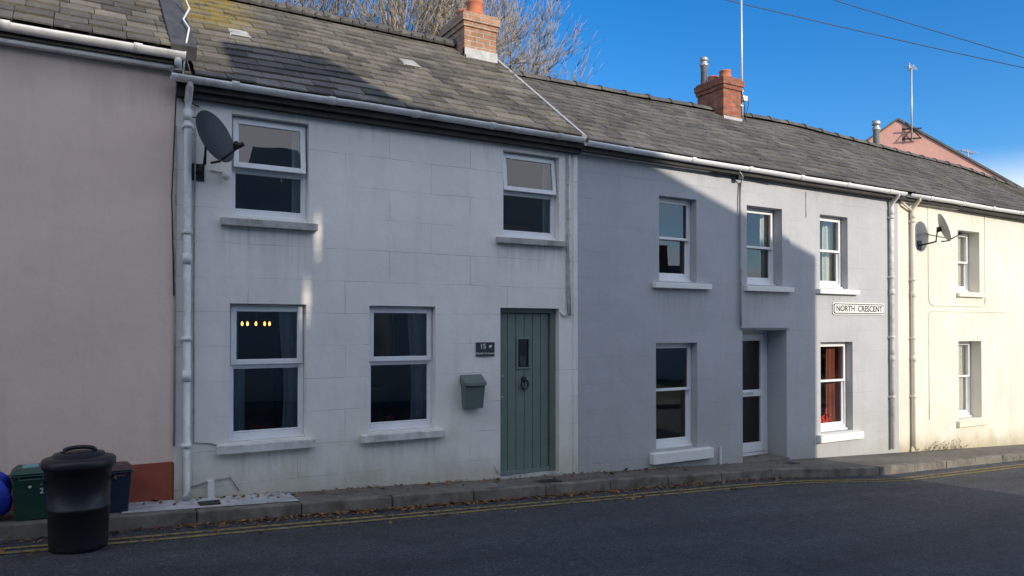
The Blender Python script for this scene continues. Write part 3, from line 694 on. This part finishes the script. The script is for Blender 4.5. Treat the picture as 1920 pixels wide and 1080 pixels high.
# ------------------------------------------------------------ salmon gable house, turned about 45 degrees behind the terrace
AP=Vector((25.3,8.37,0)); du=Vector((.707,-.707,0)); dv=Vector((.707,.707,0)); SL=.69
h4=empty('salmon_house',(28,10,-1.2))
def gp(t,d,z): p=AP+du*t+dv*d; return (p.x,p.y,z)
hw=5.0; ze=9.12-hw*SL
mb=MB()
for d in (0,9): mb.face([gp(-hw,d,-2),gp(hw,d,-2),gp(hw,d,ze),gp(0,d,9.12),gp(-hw,d,ze)],'salmon')
mb.face([gp(-hw,0,-2),gp(-hw,9,-2),gp(-hw,9,ze),gp(-hw,0,ze)],'salmon'); mb.face([gp(hw,0,-2),gp(hw,9,-2),gp(hw,9,ze),gp(hw,0,ze)],'salmon')
mb.obj('walls',h4)
mb=MB()
for s0 in (-1,1):
    t1=s0*(hw+.15); z1=9.12-(hw+.15)*SL
    mb.hexa([gp(0,-.06,9.12),gp(0,9.1,9.12),gp(t1,9.1,z1),gp(t1,-.06,z1),gp(0,-.06,9.20),gp(0,9.1,9.20),gp(t1,9.1,z1+.08),gp(t1,-.06,z1+.08)],'slate2')
mb.obj('roof',h4)
a2=empty('tv_aerial',(25.6,8.0,8.4)); mb=MB(); q=AP+du*.42-dv*.15
mb.tube([(q.x,q.y,8.35),(q.x,q.y,10.95)],.030,'alu',8)
for zz in (8.4,8.75): mb.tube([(q.x-.22,q.y+.22,zz),(q.x+.22,q.y-.22,zz)],.03,'blackp',6)
mb.tube([(q.x,q.y,8.75),(q.x+.2,q.y-.2,8.4)],.02,'blackp',6); mb.tube([(q.x,q.y,8.75),(q.x-.2,q.y+.2,8.4)],.02,'blackp',6)
mb.tube([(q.x-.30,q.y-.1,10.9),(q.x+.25,q.y+.1,10.9)],.02,'alu',6)
for k in range(5):
    t=k/4; cx=q.x-.28+.5*t; cy=q.y-.1+.18*t; mb.tube([(cx-.05,cy+.14,10.9),(cx+.05,cy-.14,10.9)],.010,'alu',5)
mb.tube([(q.x-.28,q.y-.1,10.75),(q.x-.28,q.y-.1,11.0)],.025,'alu',6)
mb.obj('aerial',a2)
a3=MB(); a3.tube([(28.0,7.4,6.2),(28.0,7.4,8.15)],.025,'alu',8); a3.tube([(27.4,7.3,8.1),(28.6,7.5,8.15)],.016,'alu',6)
for k in range(7):
    t=k/6; a3.tube([(27.4+1.2*t,7.3+.2*t-.16,8.1+.05*t),(27.4+1.2*t,7.3+.2*t+.16,8.1+.05*t)],.009,'alu',5)
a3.obj('tv_aerial')

# ------------------------------------------------------------ ground, road, pavement
xs=[-2500,-300,-60,-25]+list(range(-20,41,4))+[60,300,2500]
def strip(mb,xs,ya,yb,off,mat):
    for i in range(len(xs)-1):
        a,b2=xs[i],xs[i+1]
        fa=ya(a) if callable(ya) else ya; fb=ya(b2) if callable(ya) else ya; ga=yb(a) if callable(yb) else yb; gb=yb(b2) if callable(yb) else yb
        mb.face([(a,fa,G(a)+off),(b2,fb,G(b2)+off),(b2,gb,G(b2)+off),(a,ga,G(a)+off)],mat)
mb=MB(); strip(mb,xs,-2500,2500,-.125,'grass'); mb.obj('ground')
mb=MB(); strip(mb,[-60,-25]+list(range(-20,41,4))+[60],-8.6,.0,-.11,'road'); mb.obj('road')
KP=[(-60,-.57),(7.6,-.57),(8.4,-.62),(9.3,-.86),(9.9,-1.0),(11,-.95),(15,-.78),(60,-.78)]
def ye(x):
    for (a,ya_),(b2,yb_) in zip(KP,KP[1:]):
        if a<=x<=b2: return ya_+(yb_-ya_)*(x-a)/(b2-a)
    return -.57
fx=[-60,-25]+[-20+.5*i for i in range(101)]+[40,60]
mb=MB(); strip(mb,fx,lambda x:ye(x)+.12,.02,0,'pave'); mb.obj('pavement')
kb=MB(); x=-20.0
while x<32:
    w=.91
    a,b2=x+.004,x+w-.004; jy=random.uniform(-.008,.008); jz=random.uniform(-.004,.008)
    pa,pb=ye(a)+jy,ye(b2)+jy; za=G(a)+.006+jz; zb_=G(b2)+.006+jz
    kb.hexa([(a,pa-.006,G(a)-.3),(b2,pb-.006,G(b2)-.3),(b2,pb+.125,G(b2)-.3),(a,pa+.125,G(a)-.3),(a,pa+.01,za),(b2,pb+.01,zb_),(b2,pb+.125,zb_),(a,pa+.125,za)],'kerb'); x+=w
kb.obj('kerb',None,.012)
mb=MB(); strip(mb,[0.35,1.2,1.85],-.44,-.02,.006,'slab'); mb.box(.98,1.16,-.36,-.2,G(1)+.0,G(1)+.012,'blackp'); mb.box(4.6,4.9,-.4,-.25,G(4.7)-.01,G(4.7)+.004,'blackp'); mb.box(8.9,9.1,-.35,-.2,G(9)-.01,G(9)+.004,'blackp'); mb.obj('pavement_slab')
mb=MB(); strip(mb,[q for q in fx if -25<=q<=40],lambda x:ye(x)-.31,lambda x:ye(x)-.25,-.105,'ylines'); strip(mb,[q for q in fx if -25<=q<=40],lambda x:ye(x)-.44,lambda x:ye(x)-.38,-.105,'ylines'); mb.obj('road_markings')
mb=MB()
for i in range(2000):
    x=random.choice([random.uniform(-1.5,9),random.gauss(2.2,1.2),random.gauss(5,1.5)]); u=random.random()
    if u<.62: y=ye(x)-abs(random.gauss(.03,.06)); z=G(x)-.104
    elif u<.80: y=ye(x)-random.uniform(.02,.6); z=G(x)-.102
    else: y=-abs(random.gauss(.0,.14))-.01; z=G(x)+.008
    if z>G(x)-.05 and y<ye(x)+.14: continue
    r=random.uniform(.010,.028)*(1.8 if random.random()<.05 else 1); t=random.uniform(0,6.28); a=Vector((math.cos(t),math.sin(t),random.uniform(-.1,.6)))*r; b2=Vector((-math.sin(t),math.cos(t),random.uniform(-.3,.6)))*r*.7; p=Vector((x,y,z+random.uniform(0,.012)))
    mb.face([p-a,p-b2*.9+a*.1,p+a,p+b2+a*.1],'leaf')
mb.obj('fallen_leaves')
mb=MB()
for cx in [12.9,13.3,13.7]:
    for i in range(12):
        p=Vector((cx+random.gauss(0,.12),-.03-abs(random.gauss(0,.03)),G(cx))); h=random.uniform(.05,.20); lean=Vector((random.gauss(0,.08),-abs(random.gauss(0,.05)),h))
        mb.tube([p,p+lean*.6,p+lean],[.003,.002,.001],'weed',3)
        for k in range(3):
            q=p+lean*random.uniform(.3,1); d=Vector((random.uniform(-1,1),random.uniform(-1,.3),random.uniform(-.3,.6))).normalized()*.025; s2=Vector((d.z,d.x,d.y))*.4
            mb.face([q,q+d*.5+s2,q+d,q+d*.5-s2],'weed')
mb.obj('weeds')

# ------------------------------------------------------------ bins
zr=G(0)-.11
bn=empty('dustbin',(.03,-1.0,zr)); mb=MB()
mb.lathe((.03,-1.0,zr),[(.18,0),(.198,.01),(.20,.03),(.208,.30),(.214,.305),(.215,.33),(.209,.335),(.222,.60),(.236,.605),(.236,.64),(.222,.645)],'binblack',36)
for s0 in (-1,1):
    mb.tube([(.03+s0*.222,-1.06,zr+.52),(.03+s0*.245,-1.05,zr+.50),(.03+s0*.245,-.95,zr+.50),(.03+s0*.222,-.94,zr+.52)],.010,'binblack',8)
mb.obj('body',bn)
mb=MB(); mb.lathe((.03,-1.0,zr+.64),[(.245,-.02),(.252,.0),(.252,.035),(.24,.05),(.20,.062),(.18,.062),(.17,.085),(.06,.098),(.01,.10)],'binblack',36)
mb.tube([(.03+.11*math.cos(t),-1.02,zr+.715+.055*max(0,math.sin(t))**.5) for t in [math.pi*i/14 for i in range(15)]],.016,'binblack',8)
mb.obj('lid',bn)
def caddy(name,cx,cy,w,d,h,mat,lidmat):
    z=G(cx)+.004; e=empty(name,(cx,cy,z)); mb=MB()
    a,b2=w/2*.82,w/2; c,dd=d/2*.82,d/2
    mb.hexa([(cx-a,cy-c,z),(cx+a,cy-c,z),(cx+a,cy+c,z),(cx-a,cy+c,z),(cx-b2,cy-dd,z+h*.9),(cx+b2,cy-dd,z+h*.9),(cx+b2,cy+dd,z+h*.9),(cx-b2,cy+dd,z+h*.9)],mat)
    mb.box(cx-b2-.012,cx+b2+.012,cy-dd-.012,cy+dd+.012,z+h*.84,z+h*.88,mat); mb.obj('body',e,.02)
    mb=MB(); mb.hexa([(cx-b2-.015,cy-dd-.015,z+h*.9),(cx+b2+.015,cy-dd-.015,z+h*.9),(cx+b2+.015,cy+dd+.015,z+h*.9),(cx-b2-.015,cy+dd+.015,z+h*.9),(cx-b2*.8,cy-dd*.8,z+h),(cx+b2*.8,cy-dd*.8,z+h),(cx+b2*.8,cy+dd*.8,z+h),(cx-b2*.8,cy+dd*.8,z+h)],lidmat)
    mb.tube([(cx-b2*.6,cy-dd-.0,z+h*.86),(cx-b2*.6,cy-dd-.04,z+h*.8),(cx+b2*.6,cy-dd-.04,z+h*.8),(cx+b2*.6,cy-dd,z+h*.86)],.008,lidmat,6); mb.obj('lid',e,.012); return e
g1=caddy('recycling_bin',-.30,-.33,.27,.28,.42,'bingreen','bingreen')
text('marking','2',.06,(-.23,-.468,G(0)+.25),'whitep',g1); 
mb=MB(); mb.lathe((-.31,-.468,G(0)+.29),[(.013,0),(.010,.003)],'whitep',6,axis=(0,-1,0)); mb.obj('mark',g1)
mb=MB(); mb.hexa([(-.38,-.42,G(0)+.42),(-.24,-.42,G(0)+.42),(-.25,-.28,G(0)+.43),(-.37,-.28,G(0)+.43),(-.37,-.41,G(0)+.44),(-.25,-.41,G(0)+.435),(-.26,-.3,G(0)+.45),(-.36,-.29,G(0)+.45)],'teal'); mb.obj('cloth',g1,.006)
caddy('recycling_bin',.29,-.28,.27,.26,.40,'binblue','maroon')
mb=MB(); rg=[]
for k in range(13):
    t=math.pi*k/12; z=G(-.7)+.005+.20*(1-math.cos(t)); rr=.19*math.sin(t)**.7+.002
    rg.append([(-.63+rr*(1+.12*math.sin(5*a+3*t)+.07*math.sin(11*a+k))*math.cos(a),-.36+rr*.9*(1+.12*math.sin(4*a+2*t)+.06*math.cos(9*a-k))*math.sin(a),z) for a in [2*math.pi*j/40 for j in range(40)]])
mb.rings(rg,'bluebag',True,True); mb.tube([(-.64,-.36,G(0)+.38),(-.63,-.37,G(0)+.45),(-.60,-.38,G(0)+.5)],[.05,.02,.05],'bluebag',8); mb.obj('blue_refuse_bag')

# ------------------------------------------------------------ trees behind
def tree(name,x,y,h,seed,lv=8,spread=1.0):
    rnd=random.Random(seed); mb=MB()
    def grow(p,d,L,r,l):
        n=3 if l>3 else 2; pts=[p]; rs=[r]; q=p.copy(); dd=d.copy()
        for i in range(n):
            dd=(dd+Vector((rnd.gauss(0,.13),rnd.gauss(0,.13),rnd.gauss(.05,.08)))).normalized(); q=q+dd*(L/n); pts.append(q.copy()); rs.append(r*(1-.32*(i+1)/n))
        mb.tube(pts,rs,'bark',6 if l>4 else 3)
        if l==0: return
        k=3 if rnd.random()<.6 else 2
        if l==lv: k=5
        for i in range(k):
            ax=Vector((rnd.gauss(0,1),rnd.gauss(0,1),rnd.gauss(0,.6))).normalized(); sp=rnd.uniform(.35,.75)*spread
            nd=(dd+ax*sp).normalized(); nd=(nd+Vector((0,0,.14))).normalized()
            grow(pts[rnd.choice([-1,-1,-2]) if l<lv else -1],nd,L*rnd.uniform(.68,.84),max(.006,r*.6),l-1)
    grow(Vector((x,y,-.3)),Vector((0,0,1)),h*.26,h*.015,lv)
    mb.obj(name)
tree('bare_tree',4.6,8.2,12.4,3,spread=.8); tree('bare_tree',7.3,10.6,8.9,5,lv=7,spread=.85); tree('bare_tree',3.8,8.8,12.2,8)

# overhead cables & poles
def catenary(a,b2,sag,n=24):
    a=Vector(a);b2=Vector(b2); return [a.lerp(b2,i/n)-Vector((0,0,sag*4*(i/n)*(1-i/n))) for i in range(n+1)]
up=empty('utility_pole',(.8,9.4,0)); mb=MB(); mb.tube([(.8,9.4,-.3),(.8,9.4,13.4)],[.15,.10],'bark',12); mb.box(.1,1.5,9.34,9.38,13.1,13.2,'bark'); mb.box(.3,1.3,9.34,9.38,11.2,11.3,'bark'); mb.obj('pole',up)
up2=empty('utility_pole',(36,-1.0,-1.5)); mb=MB(); mb.tube([(36,-1.2,-1.6),(36,-1.2,8)],[.15,.10],'bark',12); mb.box(35.95,36.05,-1.7,-.7,7.4,7.5,'bark'); mb.obj('pole',up2)
mb=MB(); mb.tube(catenary((.8,8.9,11.2),(36,-1.7,7.45),.35),.011,'black',5); mb.tube(catenary((.8,9.4,13.3),(36,-.7,7.5),.45),.011,'black',5)
mb.obj('overhead_cables')

# ------------------------------------------------------------ opposite side of the street
ho=empty('opposite_terrace',(2,-12,0)); Y=-10.5
mb=MB()
sliver_slots=[]  # invented slits, added so thin sun slivers land on the white house wall
for cx,z0,z1 in ((4.385,5.88,6.44),(4.275,5.20,5.76)):
    hgt=z1-z0
    for w,a,b2 in ((.03,0,.18),(.05,.18,.36),(.062,.36,.72),(.045,.72,.87),(.025,.87,1)):
        sliver_slots.append((cx-w/2,cx+w/2,z0+a*hgt,z0+b2*hgt))
oc=[(x,x+1.0,a,b2) for x in (-8,-4.5,-1,6.2,9.2) for a,b2 in ((.9,2.2),(3.6,4.8))]
ZT=6.46
top_prof=[(-22,7.45),(3.2,7.62),(3.55,7.66),(3.72,8.52),(4.85,8.52),(5.30,7.56),(8.64,7.43),(11.69,ZT)]
wall(mb,-22,11.69,-1.5,ZT,[*sliver_slots,*oc],Y,'opp',depths=[-.08]*(len(sliver_slots)+len(oc)))
wall(mb,-22,11.69,-1.5,ZT,sliver_slots,Y-.08,'opp',reveal=0)
for (a,za),(b2,zb2) in zip(top_prof,top_prof[1:]):
    for yy in (Y,Y-.08): mb.face([(a,yy,ZT),(b2,yy,ZT),(b2,yy,zb2),(a,yy,za)] if zb2>ZT else [(a,yy,ZT),(b2,yy,ZT),(a,yy,za)],'opp')
    mb.face([(a,Y,za),(b2,Y,zb2),(b2,Y-.08,zb2),(a,Y-.08,za)],'opp')
for yy in (Y,Y-.08): mb.face([(11.69,yy,-1.5),(12.16,yy,-1.5),(12.16,yy,6.31),(11.69,yy,ZT)],'opp')
mb.face([(11.69,Y,ZT),(12.16,Y,6.31),(12.16,Y-.08,6.31),(11.69,Y-.08,ZT)],'opp')
mb.face([(12.16,Y-.08,-1.5),(12.16,Y-6,-1.5),(12.16,Y-6,3.5),(12.16,Y-.08,5.0)],'opp'); mb.face([(-22,Y,-1.5),(-22,Y-6,-1.5),(-22,Y-6,3.5),(-22,Y,5.0)],'opp'); mb.face([(12.16,Y,-1.5),(12.16,Y-.08,-1.5),(12.16,Y-.08,6.31),(12.16,Y,6.31)],'opp')
mb.face([(-22,Y-6,-1.5),(12.16,Y-6,-1.5),(12.16,Y-6,3.5),(-22,Y-6,3.5)],'opp')
mb.face([(-22,Y-.08,5.0),(12.16,Y-.08,5.0),(12.16,Y-6.1,3.5),(-22,Y-6.1,3.5)],'slate2')
mb.obj('walls',ho)
mb=MB()
for o in oc:
    frame(mb,o[0]+.01,o[1]-.01,o[2]+.01,o[3]-.01,Y-.07,Y-.03,.06,'upvc'); mb.face([(o[0],Y-.06,o[2]),(o[1],Y-.06,o[2]),(o[1],Y-.06,o[3]),(o[0],Y-.06,o[3])],'glass')
mb.obj('windows',ho)
mb=MB(); strip(mb,[-25]+list(range(-20,41,4)),-10.4,-8.75,-.01,'pave'); mb.obj('far_pavement')
mb=MB(); x=-20
while x<34:
    a,b2=x+.004,x+.90; mb.hexa([(a,-8.75,G(a)-.3),(b2,-8.75,G(b2)-.3),(b2,-8.62,G(b2)-.3),(a,-8.62,G(a)-.3),(a,-8.75,G(a)),(b2,-8.75,G(b2)),(b2,-8.62,G(b2)),(a,-8.62,G(a))],'kerb'); x+=.91
mb.obj('kerb')
mb=MB(); 
for i in range(9000):
    x=random.uniform(13,75); y=-34+random.gauss(0,1.2); top=2.6+1.3*math.sin(x*.6)+.8*math.sin(x*1.7); z=G(x)+random.random()*max(1,top)
    t=Vector((random.uniform(-1,1),random.uniform(-1,1),random.uniform(-1,1))).normalized()*.28; s2=Vector((t.y,-t.x,t.z*.5)); p=Vector((x,y,z)); mb.face([p-t,p-s2,p+t,p+s2],'hedge')
mb.obj('distant_hedge')
cot=empty('distant_cottage',(32,-28,0)); mb=MB(); mb.box(27,37,-31,-25.5,-2,3.4,'opp'); mb.obj('walls',cot)
mb=MB(); mb.face([(26.8,-25.2,3.3),(37.2,-25.2,3.3),(37.2,-28.25,5.8),(26.8,-28.25,5.8)],'slate2'); mb.face([(26.8,-31.3,3.3),(37.2,-31.3,3.3),(37.2,-28.25,5.8),(26.8,-28.25,5.8)],'slate2'); mb.face([(27,-25.5,3.4),(27,-31,3.4),(27,-28.25,5.7)],'opp'); mb.face([(37,-25.5,3.4),(37,-31,3.4),(37,-28.25,5.7)],'opp'); mb.box(31.5,32.3,-28.6,-27.9,5.3,6.9,'brick2'); mb.obj('roof',cot)

# ------------------------------------------------------------ light
SE,SA=R(18),R(12)
S=Vector((math.sin(SA)*math.cos(SE),-math.cos(SA)*math.cos(SE),math.sin(SE)))
ld=bpy.data.lights.new('sun','SUN'); ld.energy=3.9; ld.angle=R(.5); ld.color=(1,.89,.74)
lo=bpy.data.objects.new('sun',ld); lo.rotation_euler=(-S).to_track_quat('-Z','Y').to_euler(); lo.location=S*50; scene.collection.objects.link(lo)
w=bpy.data.worlds.new('World'); scene.world=w; w.use_nodes=True; nt=w.node_tree; n=N(nt)
bg=nt.nodes['Background']; sky=n.add('ShaderNodeTexSky'); sky.sky_type='NISHITA'; sky.sun_disc=False; sky.sun_elevation=SE; sky.sun_rotation=R(168)
sky.air_density=1.0; sky.dust_density=.3; sky.ozone_density=4.0
hs=n.add('ShaderNodeHueSaturation'); hs.inputs['Saturation'].default_value=1.30; hs.inputs['Hue'].default_value=.506; hs.inputs['Value'].default_value=1.38; n.link(sky.outputs[0],hs.inputs['Color'])
tc=n.add('ShaderNodeTexCoord'); sx=n.add('ShaderNodeSeparateXYZ'); n.link(tc.outputs['Generated'],sx.inputs[0])
cl=n.noise(n.scl(tc.outputs['Generated'],(1,1,2.2)),4.2,8,.6)
east=n.math('MULTIPLY',n.mr(sx.outputs[0],.82,.93,0,.22,True),n.mr(sx.outputs[1],0,.15,0,1))
band=n.math('MULTIPLY',n.mr(sx.outputs[2],.12,.205,1,0,True),n.mr(sx.outputs[2],.0,.03,.4,1))
cf=n.math('MULTIPLY',n.mr(n.math('ADD',cl,east),.46,.62,0,1,True),band)
back=n.math('MULTIPLY',n.mr(sx.outputs[1],-.25,.05,1,0,True),n.mr(sx.outputs[2],.10,.22,0,1,True))
cl2=n.noise(n.scl(tc.outputs['Generated'],(1,1,1.6)),2.6,8,.6)
cf2=n.math('MULTIPLY',n.mr(cl2,.41,.55,.08,1,True),back)
ct=n.math('MAXIMUM',cf,cf2)
n.link(n.mix(ct,hs.outputs[0],(7.9,8.1,8.7)),bg.inputs[0]); bg.inputs[1].default_value=.15

cam=bpy.data.cameras.new('camera'); co=bpy.data.objects.new('camera',cam); scene.collection.objects.link(co); scene.camera=co
co.location=(0,-7.63,1.7); co.rotation_euler=(R(90.7),0,R(-30.3)); cam.lens=26.25; cam.sensor_width=36; cam.shift_y=.0302; cam.clip_end=6000; cam.clip_start=.05
scene.view_settings.view_transform='Standard'; scene.view_settings.look='None'; scene.view_settings.exposure=0
